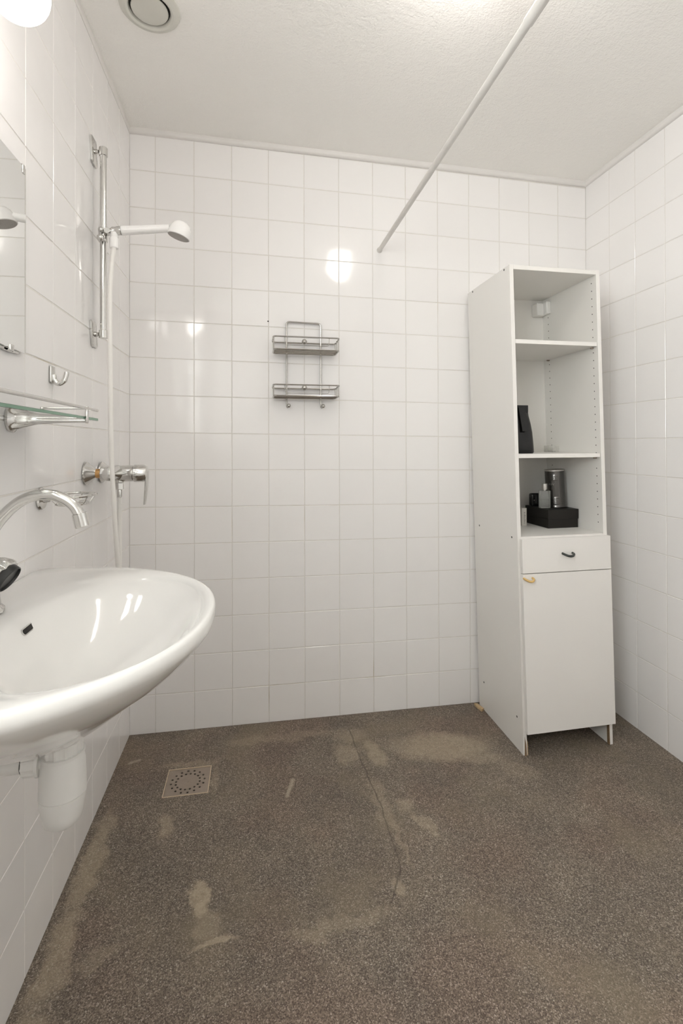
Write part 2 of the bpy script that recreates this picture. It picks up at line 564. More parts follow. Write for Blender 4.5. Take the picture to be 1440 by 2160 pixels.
# floor slab with an opening for the drain
DR = (0.1925, 0.3425, -0.3910, -0.2480)      # drain x0 x1 y0 y1
fl = MB()
xs = [-0.05, DR[0], DR[1], RW + 0.05]
ys = [Y1 - 0.05, DR[2], DR[3], 0.05]
for i in range(3):
    for j in range(3):
        if i == 1 and j == 1:
            continue
        c = [(xs[i], ys[j]), (xs[i + 1], ys[j]), (xs[i + 1], ys[j + 1]), (xs[i], ys[j + 1])]
        fl.add([(x, y, floor_z(x)) for x, y in c], [(0, 1, 2, 3)])
for (a, b) in (((DR[0], DR[2]), (DR[1], DR[2])), ((DR[1], DR[2]), (DR[1], DR[3])),
               ((DR[1], DR[3]), (DR[0], DR[3])), ((DR[0], DR[3]), (DR[0], DR[2]))):
    fl.add([(a[0], a[1], floor_z(a[0])), (b[0], b[1], floor_z(b[0])),
            (b[0], b[1], floor_z(b[0]) - 0.06), (a[0], a[1], floor_z(a[0]) - 0.06)], [(0, 1, 2, 3)])
fl.add([(-0.05, Y1 - 0.05, -0.10), (RW + 0.05, Y1 - 0.05, -0.10), (RW + 0.05, 0.05, -0.10), (-0.05, 0.05, -0.10)], [(3, 2, 1, 0)])
floor = struct(fl.build('floor', 'floor'))

ceiling = struct(slab([(x, y, ceil_z(x, y)) for x, y in ((-0.1, Y1 - 0.1), (RW + 0.1, Y1 - 0.1), (RW + 0.1, 0.1), (-0.1, 0.1))],
                      0.10).build('ceiling', 'ceiling'))

wall_back = struct(MB().box(0, RW, REC, 0.10, -0.10, 2.47).build('wall_back', 'grout'))
WY0, WY1, WZ0, WZ1 = -2.64, -1.80, 1.18, 2.16          # window in the left wall, beside the camera
lw = MB().box(-0.10, -REC, WY1, 0.10, -0.10, 2.47)
lw.box(-0.10, -REC, Y1, WY0, -0.10, 2.47).box(-0.10, -REC, WY0, WY1, WZ1, 2.47).box(-0.10, -REC, WY0, WY1, -0.10, WZ0)
wall_left = struct(lw.build('wall_left', 'grout'))
wall_right = struct(MB().box(RW + REC, RW + 0.10, Y1, 0.10, -0.10, 2.47).build('wall_right', 'grout'))
wall_rear = struct(MB().box(-0.10, RW + 0.10, Y1 - 0.10, Y1, -0.10, 2.47).build('wall_rear', 'paint'))
fr = MB()
fr.box(-0.105, 0.010, WY1 - 0.045, WY1 + 0.004, WZ0, WZ1, 0.003).box(-0.105, 0.010, WY0 - 0.004, WY0 + 0.045, WZ0, WZ1, 0.003)
fr.box(-0.105, 0.010, WY0, WY1, WZ1 - 0.045, WZ1 + 0.004, 0.003).box(-0.105, 0.020, WY0 - 0.01, WY1 + 0.01, WZ0 - 0.004, WZ0 + 0.045, 0.003)
fr.box(-0.075, -0.035, (WY0 + WY1) / 2 - 0.022, (WY0 + WY1) / 2 + 0.022, WZ0 + 0.04, WZ1 - 0.04, 0.003)
win = struct(fr.build('window_1', 'trim'))
for (a, b) in ((WY0 + 0.04, (WY0 + WY1) / 2 - 0.018), ((WY0 + WY1) / 2 + 0.018, WY1 - 0.04)):
    MB().box(-0.057, -0.053, a, b, WZ0 + 0.04, WZ1 - 0.04).build('pane', 'window_glass', win)

# cove bead under the ceiling
def bead(a, b, inward):
    """quarter-round bead from a to b along the ceiling line; inward is the way into the room"""
    a, b, q = Vector(a), Vector(b), Vector(inward)
    s = 0.021
    prof = [(0, 0.02), (0, -s), (0.006, -s)]
    for k in range(1, 5):
        w = k / 4 * PI / 2
        prof.append((0.006 + (s - 0.006) * math.sin(w) * 0.75, -0.004 - (s - 0.004) * math.cos(w)))
    prof.append((s * 0.9, 0.02))
    m = MB()
    ra = [a + q * o + Vector((0, 0, h)) for o, h in prof]
    rb = [b + q * o + Vector((0, 0, h)) for o, h in prof]
    return m.rings([ra, rb])
struct(bead((0, 0, ceil_z(0, 0)), (RW, 0, ceil_z(RW, 0)), (0, -1, 0)).build('trim_1', 'trim'))
struct(bead((RW, 0, ceil_z(RW, 0)), (RW, Y1, ceil_z(RW, Y1)), (-1, 0, 0)).build('trim_2', 'trim'))
struct(bead((0, 0, ceil_z(0, 0)), (0, Y1, ceil_z(0, Y1)), (0.35, 0, 0)).build('trim_3', 'trim'))

# --- wall tiles: each its own object, sharing a few meshes
TILE = {}

def tile_geo(w, h, sh):
    a, b = w / 2, h / 2
    e = 0.0011
    c4 = ((-1, -1), (1, -1), (1, 1), (-1, 1))
    vs = [(sx * (a - e), 0.0, sz * (b - e)) for sx, sz in c4]
    vs += [(sx * a, 0.0010, sz * b) for sx, sz in c4]
    vs += [(sx * a, 0.007, sz * b) for sx, sz in c4]
    vs = [(x, y, z + sh * x) for x, y, z in vs]
    fs = [(0, 1, 2, 3)]
    for k in range(4):
        l = (k + 1) % 4
        fs.append((4 + k, 4 + l, l, k))
        fs.append((8 + k, 8 + l, 4 + l, 4 + k))
    return vs, fs

def tile_mesh(w, h, sh):
    key = (round(w, 4), round(h, 4), sh)
    if key not in TILE:
        vs, fs = tile_geo(w, h, sh)
        me = bpy.data.meshes.new('tile')
        me.from_pydata(vs, [], fs)
        me.materials.append(MAT['tile'])
        me.update()
        TILE[key] = me
    return TILE[key]

def lay(wall, place, cols, rows, sh, rz, limit, hole=None):
    """cols: (from, to) along the wall; rows: (low, high) in height at the wall's start; columns past the limit are joined"""
    rest = MB()
    for ci, (c0, c1) in enumerate(cols):
        for (z0, z1) in rows:
            w, h = c1 - c0 - GAP, z1 - z0 - GAP
            if w < 0.01:
                continue
            cx, cz = (c0 + c1) / 2, (z0 + z1) / 2
            loc = place(cx, cz)
            if hole and c1 > hole[0] and c0 < hole[1] and hole[3] < z1 and z0 < hole[2]:
                continue
            j = [random.gauss(0, 0.0016) for _ in range(2)]
            if ci < limit:
                o = bpy.data.objects.new('tile', tile_mesh(w, h, sh))
                COL.objects.link(o)
                o.location = loc
                o.rotation_euler = (j[0], 0, rz + j[1])
                o.parent = wall
            else:
                vs, fs = tile_geo(w, h, sh)
                R = Matrix.Rotation(rz + j[1], 3, 'Z') @ Matrix.Rotation(j[0], 3, 'X')
                rest.add([R @ Vector(q) + Vector(loc) for q in vs], fs)
    if rest.f:
        o = rest.build('tile_field', 'tile', wall, angle=5)
        o['kind'] = 'stuff'

bed = [Z0 - k * PZ for k in range(15)]
rows = [(Z0, 2.4475)] + [(bed[k + 1], bed[k]) for k in range(14)] + [(-0.0012, bed[14])]
cols_b = [(-GAP / 2, X0)] + [(X0 + k * PX, X0 + (k + 1) * PX) for k in range(12)] + [(X0 + 12 * PX, RW + GAP / 2)]
lay(wall_back, lambda c, z: (c, 0.0, z + SB * c), cols_b, rows, SB, 0.0, 99)
nl = int(-Y1 / PX)
cols_l = [(k * PX if k else -GAP / 2, (k + 1) * PX) for k in range(nl)]
lay(wall_left, lambda c, z: (0.0, -c, z), cols_l, rows, 0.0, PI / 2, 10, (-WY1, -WY0, WZ1, WZ0))
DRR = -0.0295
rows_r = [(a + DRR, b + DRR) for a, b in rows]
rows_r[0] = (rows_r[0][0], 2.4300)
cols_r = [(-GAP / 2, 0.1592)] + [(0.1592 + k * PX, 0.1592 + (k + 1) * PX) for k in range(nl - 1)]
lay(wall_right, lambda c, z: (RW, -c, z), cols_r, rows_r, 0.0, -PI / 2, 8)

# a drilled hole left in a tile joint
MB().lathe([(0.0030, 0.0), (0.0030, 0.0012), (0.0012, 0.0012)], (0.556, 0.0, 1.704), (0, -1, 0), 12).build('drill_hole', 'hole', wall_back)

# ------------------------------------------------------------------ lamps
cl_at = (1.05, -1.05, ceil_z(1.05, -1.05))
cl = thing('ceiling_lamp', 'white glass ball lamp fixed to the stippled ceiling', 'lamp', cl_at)
MB().lathe([(0.095, 0.0), (0.100, 0.006), (0.098, 0.020), (0.060, 0.030), (0.040, 0.030)], cl_at, (0, 0, -1), 36).build('base_ring', 'plastic', cl)  # unseen base plate, made wide to shade the ceiling around the globe
MB().sphere(Vector(cl_at) - Vector((0, 0, 0.088)), 0.074, 32, 20).build('globe', 'lamp_ceiling', cl)

gl_at = (0.0, -1.207, 1.945)
gl = thing('wall_lamp', 'wall lamp with a bare white glass globe above the mirror', 'lamp', gl_at)
MB().lathe([(0.042, 0.0), (0.042, 0.012), (0.036, 0.022), (0.024, 0.026), (0.024, 0.058), (0.020, 0.062)],
           gl_at, (1, 0, 0), 28).build('holder', 'plastic', gl)
MB().sphere((0.108, -1.207, 1.945), 0.049, 32, 20).build('globe', 'lamp_globe', gl)

# ------------------------------------------------------------------ ceiling vent
vx, vy = 0.200, -0.612
vz = ceil_z(vx, vy)
vent = thing('ceiling_vent', 'round cream exhaust valve with a dark ring gap in the ceiling', 'vent', (vx, vy, vz))
MB().lathe([(0.084, -0.004), (0.084, 0.004), (0.078, 0.010), (0.066, 0.013), (0.060, 0.010), (0.056, 0.001)],
           (vx, vy, vz), (0, 0, -1), 40).build('outer_ring', 'cream', vent)
MB().lathe([(0.057, 0.0005), (0.057, 0.0020)], (vx, vy, vz), (0, 0, -1), 36).build('throat', 'hole', vent)
MB().lathe([(0.012, 0.0), (0.012, 0.003), (0.040, 0.004), (0.0505, 0.005), (0.0515, 0.008), (0.0490, 0.0105), (0.030, 0.0120), (0.001, 0.0125)],
           (vx, vy, vz), (0, 0, -1), 36).build('disc', 'cream', vent)

# ------------------------------------------------------------------ curtain rod
rod = thing('curtain_rod', 'grey steel shower curtain rod running out from the tiled wall below the ceiling', 'curtain rod', (1.049, 0.0, 2.045))
MB().tube([(1.0482, -0.001, 2.0442), (1.0600, -1.2, 2.0560)], 0.0098, 16).build('outer_tube', 'alu', rod)
MB().tube([(1.0600, -1.19, 2.0560), (1.0740, Y1 + 0.002, 2.0700)], 0.0118, 16).build('inner_tube', 'alu', rod)
MB().lathe([(0.0125, 0.0), (0.0125, 0.006), (0.0105, 0.009)], (1.0482, 0.0, 2.0442), (0, -1, 0), 18).build('end_cap', 'alu', rod)

# ------------------------------------------------------------------ wire shower caddy on the far wall
cy = thing('shower_caddy', 'two-tier chromed wire shower caddy with ball hooks on the tiled wall', 'shower caddy', (0.707, 0.0, 1.35))
xl, xr = 0.634, 0.781
loop = rounded([(xl, -0.012, 1.350), (xl, -0.012, 1.703), (xr, -0.012, 1.700), (xr, -0.012, 1.350)], 0.014, 5)
MB().tube(loop, 0.0037, 10).build('frame', 'wire', cy)
for x in (xl, xr):
    hk = MB().tube(catmull([(x, -0.012, 1.352), (x, -0.014, 1.340), (x + 0.003, -0.022, 1.333), (x + 0.006, -0.032, 1.338)], 5), 0.0026, 8)
    h = hk.build('hook', 'wire', cy)
    MB().sphere((x + 0.007, -0.036, 1.341), 0.0088, 16, 10).build('ball', 'wire', h)
for (zt, zb, full) in ((1.617, 1.566, True), (1.421, 1.376, False)):
    bl, br, yf, yb = 0.574, 0.846, -0.115, -0.012
    bk = MB().tube(rounded([(bl, yb, zt - 0.004), (bl, yf, zt), (br, yf, zt), (br, yb, zt - 0.004)], 0.014, 5, True), 0.0034, 8, closed=True)
    basket = bk.build('basket', 'wire', cy)
    MB().tube(rounded([(bl + 0.002, yb, zb), (bl + 0.002, yf, zb), (br - 0.002, yf, zb), (br - 0.002, yb, zb)], 0.014, 5, True), 0.0034, 8, closed=True).build('bottom_ring', 'wire', basket)
    for k in range(5):
        y = yb - 0.017 - k * 0.0175
        MB().tube([(bl + 0.003, y, zb), (br - 0.003, y, zb)], 0.0018, 6).build('bottom_wire', 'wire', basket)
    for x, y in ((bl + 0.003, yf + 0.012), (br - 0.003, yf + 0.012), (bl + 0.003, yb - 0.012), (br - 0.003, yb - 0.012),
                 (bl + 0.003, yf + 0.05), (br - 0.003, yf + 0.05)):
        MB().tube([(x - 0.001, y, zt), (x, y, zb)], 0.0016, 6).build('upright_wire', 'wire', basket)
    MB().tube(rounded([(bl + 0.045, yf + 0.003, zt), (bl + 0.048, yf + 0.003, zt - 0.034), (br - 0.045, yf + 0.003, zt - 0.034), (br - 0.042, yf + 0.003, zt)], 0.008, 4),
              0.0011, 6).build('guard_wire', 'wire', basket)
    MB().tube([(0.708, yb, zt - 0.004), (0.708, -0.030, zt - 0.004)], 0.004, 8).sphere((0.708, -0.033, zt - 0.002), 0.0115, 18, 12).build('knob', 'wire', basket)

# ------------------------------------------------------------------ shower slide bar, handset, hose and mixer on the left wall
sb = thing('shower_slide_bar', 'chrome shower riser bar with lozenge wall plates and ball-knob slider', 'shower bar', (0.0, -0.46, 1.50))
bx, by = 0.033, -0.466
MB().tube([(bx, by, 1.512), (bx, by, 2.112)], 0.0098, 18).build('bar', 'chrome', sb)
for z, s in ((2.098, 1), (1.524, 1)):
    pl = MB()
    out = []
    for (sy_, sz_) in ((-1, 1), (-1, -1), (1, -1), (1, 1)):             # slim plate, slightly slanted, rounded corners
        for k in range(4):
            a = {(-1, 1): 90, (-1, -1): 180, (1, -1): 270, (1, 1): 0}[(sy_, sz_)] + k * 30
            yy = sy_ * 0.016 + 0.008 * math.cos(math.radians(a))
            zz = sz_ * 0.030 + 0.010 * math.sin(math.radians(a))
            out.append((yy - 0.18 * zz, zz))
    ra = [Vector((0.0005, -0.462 + a, z + c)) for a, c in out]
    rb = [Vector((0.0060, -0.462 + a, z + c)) for a, c in out]
    rc = [Vector((0.0075, -0.462 + a * 0.90, z + c * 0.94)) for a, c in out]
    plate = pl.rings([ra, rb, rc]).build('wall_plate', 'chrome', sb)
    MB().tube([(0.008, -0.462, z), (0.020, by, z)], [0.009, 0.0055], 14).build('stem', 'chrome', plate)
    MB().lathe([(0.0095, -0.013), (0.0128, -0.012), (0.0128, 0.012), (0.0095, 0.014)], (bx, by, z), (0, 0, 1), 20).build('end_cap', 'chrome', plate)
sl = MB().lathe([(0.0128, -0.020), (0.0138, -0.017), (0.0138, 0.017), (0.0128, 0.020)], (bx, by, 1.836), (0, 0, 1), 20).build('slider', 'chrome', sb)
MB().sphere((0.0315, -0.487, 1.845), 0.0085, 16, 10).build('knob', 'chrome', sl)
MB().sphere((0.0315, -0.489, 1.819), 0.0112, 18, 12).lathe([(0.006, 0.0), (0.006, 0.02)], (0.0315, -0.489, 1.819), (0.4, 1, 0), 12).build('knob', 'chrome', sl)
arm = MB().lathe([(0.0085, -0.011), (0.0095, -0.010), (0.0095, 0.010), (0.0085, 0.011)], (0.050, -0.480, 1.843), (0, 1, 0), 18)
arm.tube([(0.034, -0.468, 1.842), (0.050, -0.480, 1.843)], 0.006, 10)
arm.build('hinge', 'chrome', sl)
MB().tube([(0.050, -0.480, 1.843), (0.060, -0.481, 1.846), (0.074, -0.481, 1.847)], [0.006, 0.0085, 0.009], 14).build('holder_arm', 'chrome', sl)

hs = thing('hand_shower', 'white plastic hand shower with grey spray plate held on the chrome riser bar', 'shower head', (0.10, -0.481, 1.83))
ax = Vector((0.133, 0.0, 0.0175)).normalized()
h0 = Vector((0.090, -0.481, 1.8485))
MB().lathe([(0.0145, 0.0), (0.0150, 0.002), (0.0150, 0.010), (0.0142, 0.020), (0.0125, 0.130), (0.0128, 0.145)], h0, ax, 24).build('handle', 'handset', hs)
MB().lathe([(0.0095, -0.030), (0.0130, -0.026), (0.0120, -0.016), (0.0138, -0.012), (0.0138, -0.001)], h0, ax, 18).build('nut', 'chrome', hs)
# domed head: its face looks down and a little back towards the bar
fn = Vector((-0.28, 0.04, -0.955)).normalized()
hc = Vector((0.2605, -0.481, 1.8430))
MB().lathe([(0.001, -0.050), (0.012, -0.0485), (0.021, -0.0445), (0.028, -0.037), (0.0325, -0.026), (0.0350, -0.010), (0.0355, 0.0), (0.0340, 0.0012)],
           hc, fn, 32).build('head', 'handset', hs)
MB().lathe([(0.0338, 0.0), (0.0325, 0.0022), (0.020, 0.0030), (0.001, 0.0032)], hc, fn, 32).build('spray_plate', 'sprayface', hs)

hz = thing('shower_hose', 'long white vinyl shower hose hanging from the hand shower to the mixer', 'hose', (0.07, -0.49, 1.78))
MB().lathe([(0.0105, 0.0), (0.0115, -0.012), (0.0108, -0.014), (0.0140, -0.020), (0.0132, -0.048), (0.0105, -0.050)], (0.069, -0.483, 1.840), (0, 0, 1), 20).build('cone_nut', 'handset', hz)
hp = catmull([(0.069, -0.483, 1.795), (0.069, -0.495, 1.770), (0.0695, -0.520, 1.695), (0.075, -0.550, 1.586), (0.083, -0.575, 1.37), (0.087, -0.580, 1.161),
              (0.094, -0.580, 1.008), (0.098, -0.570, 0.895), (0.100, -0.560, 0.816), (0.098, -0.540, 0.75), (0.090, -0.505, 0.715),
              (0.080, -0.470, 0.745), (0.077, -0.452, 0.83), (0.0765, -0.450, 0.93), (0.0765, -0.450, 1.012)], 10)
MB().tube(hp, 0.0068, 12).build('tube', 'hose', hz)
MB().lathe([(0.0072, 0.0), (0.0078, 0.004), (0.0078, 0.024), (0.0072, 0.026)], (0.0765, -0.450, 1.010), (0, 0, 1), 16).build('ferrule', 'chrome', hz)

mx = thing('shower_mixer', 'chrome single-lever shower mixer with cone rosettes and a brass nut', 'shower mixer', (0.0, -0.45, 1.06))
for y, z, mt in ((-0.527, 1.091, 'brass'), (-0.377, 1.087, 'chrome')):
    MB().lathe([(0.0335, 0.0005), (0.0350, 0.003), (0.0345, 0.006), (0.030, 0.010), (0.0135, 0.030), (0.0125, 0.032)], (0.0, y, z), (1, 0, 0), 32).build('rosette', 'chrome', mx)
    MB().lathe([(0.0115, 0.030), (0.0140, 0.031), (0.0140, 0.045), (0.0115, 0.046)], (0.0, y, z), (1, 0, 0), 24).build('coupling_nut', mt, mx)
    MB().lathe([(0.0185, 0.0), (0.0205, 0.002), (0.0205, 0.018), (0.018, 0.026)], (0.044, y, z), (1, 0, 0), 8).build('union_nut', 'chrome', mx)
body = MB().lathe([(0.010, -0.098), (0.0185, -0.094), (0.0205, -0.080), (0.0205, -0.055), (0.0225, -0.030), (0.0250, 0.0), (0.0225, 0.030), (0.0205, 0.055),
                   (0.0205, 0.080), (0.0185, 0.094), (0.010, 0.098)], (0.069, -0.452, 1.088), (0, 1, 0), 28)
body.build('body', 'chrome', mx)
MB().lathe([(0.0250, 0.0), (0.0262, 0.020), (0.0255, 0.044), (0.0235, 0.046)], (0.074, -0.452, 1.086), (1, 0, 0.0), 30).build('cartridge_housing', 'chrome', mx)
MB().lathe([(0.0245, 0.0), (0.0278, 0.003), (0.0275, 0.030), (0.0235, 0.040), (0.012, 0.043), (0.001, 0.0435)], (0.119, -0.452, 1.086), (1, 0, 0), 30).build('cap', 'chrome', mx)
lv = MB()
lrs = []
for (x, z, wy, th) in ((0.142, 1.104, 0.020, 0.012), (0.156, 1.092, 0.0195, 0.008), (0.159, 1.070, 0.0175, 0.0055), (0.157, 1.035, 0.015, 0.0045), (0.1535, 1.000, 0.013, 0.004), (0.152, 0.986, 0.011, 0.003)):
    ring = []
    for k in range(12):
        a = 2 * PI * k / 12
        ring.append(Vector((x + th * math.cos(a), -0.452 + wy * math.sin(a), z)))
    lrs.append(ring)
lv.rings(lrs).build('lever', 'chrome', mx)
MB().lathe([(0.0165, 0.0), (0.0150, 0.020), (0.0125, 0.022)], (0.0765, -0.450, 1.078), (0, 0, -1), 22).build('outlet', 'chrome', mx)
MB().lathe([(0.0120, 0.018), (0.0130, 0.019), (0.0130, 0.042), (0.0115, 0.043)], (0.0765, -0.450, 1.078), (0, 0, -1), 6).build('outlet_nut', 'chrome', mx)

# ------------------------------------------------------------------ hook, soap dish
hk = thing('wall_hook', 'small chrome single towel hook stuck on the left tiles', 'hook', (0.0, -0.782, 1.33))
MB().box(0.0, 0.006, -0.792, -0.766, 1.332, 1.374, 0.0028, 3).build('plate', 'chrome', hk)
MB().tube(catmull([(0.006, -0.779, 1.352), (0.009, -0.779, 1.338), (0.018, -0.779, 1.331), (0.030, -0.779, 1.338), (0.035, -0.779, 1.352), (0.036, -0.779, 1.360)], 6),
          [0.007] * 10 + [0.0065] * 10 + [0.0058] * 11, 12).build('prong', 'chrome', hk)

sd = thing('soap_dish', 'chrome wire soap dish on a round wall rosette behind the basin tap', 'soap dish', (0.0, -0.84, 1.03))
MB().lathe([(0.0255, 0.0), (0.0265, 0.003), (0.0240, 0.007), (0.010, 0.009), (0.008, 0.022), (0.001, 0.024)], (0.0, -0.840, 1.050), (1, 0, 0), 28).build('rosette', 'chrome', sd)
def oval(cx, cyy, a, b, z, n=36):
    return [(cx + a * math.cos(2 * PI * k / n), cyy + b * math.sin(2 * PI * k / n), z) for k in range(n)]
MB().tube(oval(0.070, -0.835, 0.048, 0.062, 1.057), 0.0034, 8, closed=True).build('rim_wire', 'chrome', sd)
MB().tube(oval(0.070, -0.835, 0.034, 0.046, 1.037), 0.0026, 8, closed=True).build('base_wire', 'chrome', sd)
for k in range(5):
    y = -0.835 + (k - 2) * 0.017
    hw = 0.034 * math.sqrt(max(0.05, 1 - ((k - 2) * 0.017 / 0.046) ** 2))
    MB().tube([(0.070 - hw, y, 1.037), (0.070 + hw, y, 1.037)], 0.0015, 6).build('cross_wire', 'chrome', sd)
for k in range(6):
    a = 2 * PI * (k + 0.5) / 6
    MB().tube([(0.070 + 0.034 * math.cos(a), -0.835 + 0.046 * math.sin(a), 1.037), (0.070 + 0.048 * math.cos(a), -0.835 + 0.062 * math.sin(a), 1.057)], 0.0016, 6).build('strut', 'chrome', sd)
MB().tube([(0.006, -0.840, 1.052), (0.026, -0.838, 1.057)], 0.0042, 8).build('arm', 'chrome', sd)

# ------------------------------------------------------------------ mirror
mr = thing('wall_mirror', 'frameless rectangular mirror clipped to the left tiled wall', 'mirror', (0.0, -1.20, 1.374))
MB().box(0.006, 0.0105, -1.465, -0.940, 1.376, 1.778, 0.0007, 1).build('glass', 'mirror', mr)
for y in (-0.952, -1.453):
    MB().box(0.0, 0.0125, y - 0.006, y + 0.006, 1.762, 1.782, 0.002, 2).build('clip', 'chrome', mr)
for y in (-1.005, -1.400):
    MB().box(0.0, 0.006, y - 0.020, y + 0.020, 1.369, 1.380, 0.0015, 2).box(0.0, 0.0135, y - 0.008, y + 0.008, 1.370, 1.384, 0.0025, 2).build('clip', 'chrome', mr)
MB().box(0.0005, 0.006, -1.445, -0.960, 1.370, 1.376, 0.001, 1).build('bottom_rail', 'chrome', mr)

# ------------------------------------------------------------------ glass shelf
gs = thing('glass_shelf', 'clear glass shelf with green edge and chrome gallery rail above the basin', 'shelf', (0.0, -1.21, 1.20))
def glass_face(pl):
    return 0 if abs(pl.normal.z) > 0.7 else 1
MB().box(0.010, 0.1440, -1.522, -0.897, 1.2325, 1.2385, 0.0004, 1).build('glass_plate', 'glass', gs, mats=['green_edge'], matfn=glass_face)
MB().tube([(0.147, -0.913, 1.2555), (0.147, -1.507, 1.2555)], 0.0034, 10).build('rail', 'chrome', gs)
for y in (-0.985, -1.435):
    br = MB()
    prs = []
    for (x, hy, zt_, zb_) in ((0.0008, 0.027, 0.028, 0.030), (0.006, 0.027, 0.028, 0.030), (0.011, 0.020, 0.021, 0.024), (0.020, 0.013, 0.010, 0.022), (0.035, 0.009, 0.003, 0.017), (0.055, 0.0065, -0.0005, 0.0125), (0.10, 0.0055, -0.0015, 0.0095), (0.148, 0.0055, -0.0015, 0.0085)):
        ring = []
        for k in range(20):
            a = 2 * PI * k / 20
            ca, sa = math.cos(a), math.sin(a)
            mid, hh = (zt_ - zb_) / 2, (zt_ + zb_) / 2
            ring.append(Vector((x, y + hy * ca, 1.2335 + mid + hh * sa)))
        prs.append(ring)
    b1 = br.rings(prs).build('bracket', 'chrome', gs)
    MB().box(0.1445, 0.1500, y - 0.005, y + 0.005, 1.2235, 1.2600, 0.0015, 2).build('post', 'chrome', b1)
    MB().tube([(0.147, y, 1.2555), (0.060, y, 1.2545)], 0.0026, 8).sphere((0.060, y, 1.2545), 0.0040, 10, 8).build('side_rail', 'chrome', b1)

# ------------------------------------------------------------------ wash basin
BY = -1.215
C = Vector((0.235, BY))
NB = 120
def super_r(th, a, b, n):
    c, s = abs(math.cos(th)), abs(math.sin(th))
    return 1.0 / ((c / a) ** n + (s / b) ** n) ** (1 / n)
def outer_r(th):
    # half superellipse standing on the wall: find where the ray leaves the outline
    c, s = math.cos(th), math.sin(th)
    lo, hi = 0.0, 0.7
    for _ in range(40):
        m = (lo + hi) / 2
        x, y = C.x + m * c, m * s
        inside = x > 0.001 and ((max(x, 0) / 0.4295) ** 2.2 + (abs(y) / 0.362) ** 2.2) < 1.0
        lo, hi = (m, hi) if inside else (lo, m)
    return lo
TH = [2 * PI * k / NB for k in range(NB)]
RO = [outer_r(a) for a in TH]
for _ in range(1):                                     # soften the two corners at the wall
    RO = [0.25 * RO[k - 1] + 0.5 * RO[k] + 0.25 * RO[(k + 1) % NB] for k in range(NB)]
IC = Vector((0.250, BY))
RI = []
for a in TH:                                           # inner bowl edge, seen from the same centre
    lo, hi = 0.0, 0.6
    for _ in range(40):
        m = (lo + hi) / 2
        x, y = C.x + m * math.cos(a) - IC.x, m * math.sin(a)
        ins = (abs(x) / 0.153) ** 2.2 + (abs(y) / 0.248) ** 2.2 < 1.0
        lo, hi = (m, hi) if ins else (lo, m)
    RI.append(lo)
def pol(k, r, z, sx=0.0):
    return Vector((C.x + r * math.cos(TH[k]) + sx, C.y + r * math.sin(TH[k]), z))
prs = []
for (s, z, sx) in ((0.10, 0.6920, -0.055), (0.24, 0.7020, -0.050), (0.40, 0.7320, -0.040), (0.55, 0.7640, -0.028), (0.68, 0.7910, -0.018), (0.79, 0.8130, -0.010),
                   (0.88, 0.8345, -0.005), (0.945, 0.8520, -0.002), (0.982, 0.8640, 0.0), (0.996, 0.8700, 0.0), (1.000, 0.8760, 0.0), (0.996, 0.8845, 0.0), (0.985, 0.8895, 0.0), (0.968, 0.8910, 0.0)):
    ring = []
    for k in range(NB):
        q = pol(k, RO[k] * s, z, sx)
        q.x = max(q.x, 0.001)
        ring.append(q)
    prs.append(ring)
for (w, z) in ((0.25, 0.8902), (0.45, 0.8892), (0.62, 0.8877), (0.76, 0.8856), (0.87, 0.8830), (0.95, 0.8800)):
    prs.append([pol(k, RO[k] * 0.968 * (1 - w) + RI[k] * w, z) for k in range(NB)])
for (s, z, sx) in ((1.0, 0.8773, 0), (0.975, 0.8743, 0), (0.945, 0.8698, 0), (0.905, 0.8625, 0), (0.85, 0.8500, 0), (0.76, 0.8290, 0), (0.62, 0.8030, -0.006), (0.46, 0.7800, -0.018), (0.28, 0.7620, -0.032), (0.13, 0.7550, -0.045)):
    prs.append([pol(k, RI[k] * s, z, sx) for k in range(NB)])
basin = thing('wash_basin', 'large rounded white porcelain wash basin hung on the left tiled wall', 'wash basin', (0.0, BY, 0.66))
MB().rings(prs).build('bowl', 'porcelain', basin, angle=60)
MB().lathe([(0.026, 0.0), (0.026, 0.0035), (0.020, 0.0050), (0.001, 0.0040)], (0.190, BY, 0.7545), (0, 0, 1), 24).build('waste_ring', 'chrome', basin)
# overflow slot in the wall side of the bowl
of_c, of_n = Vector((0.1136, -1.176, 0.8590)), Vector((0.86, 0.0, 0.50)).normalized()
of_u, of_w = Vector((0, 1, 0)), of_n.cross(Vector((0, 1, 0)))
def slot(hl, hw, d0, d1):
    m = MB()
    pts = []
    for k in range(24):
        a = 2 * PI * k / 24
        ca, sa = math.cos(a), math.sin(a)
        pts.append(of_u * (hl - hw) * (1 if ca > 0 else -1) + of_u * hw * ca + of_w * hw * sa)
    return m.rings([[of_c + q + of_n * d0 for q in pts], [of_c + q + of_n * d1 for q in pts]])
ovf = slot(0.0230, 0.0064, -0.006, 0.0008).build('overflow_rim', 'chrome', basin)
slot(0.0208, 0.0046, 0.0, 0.0010).build('overflow_opening', 'hole', ovf)

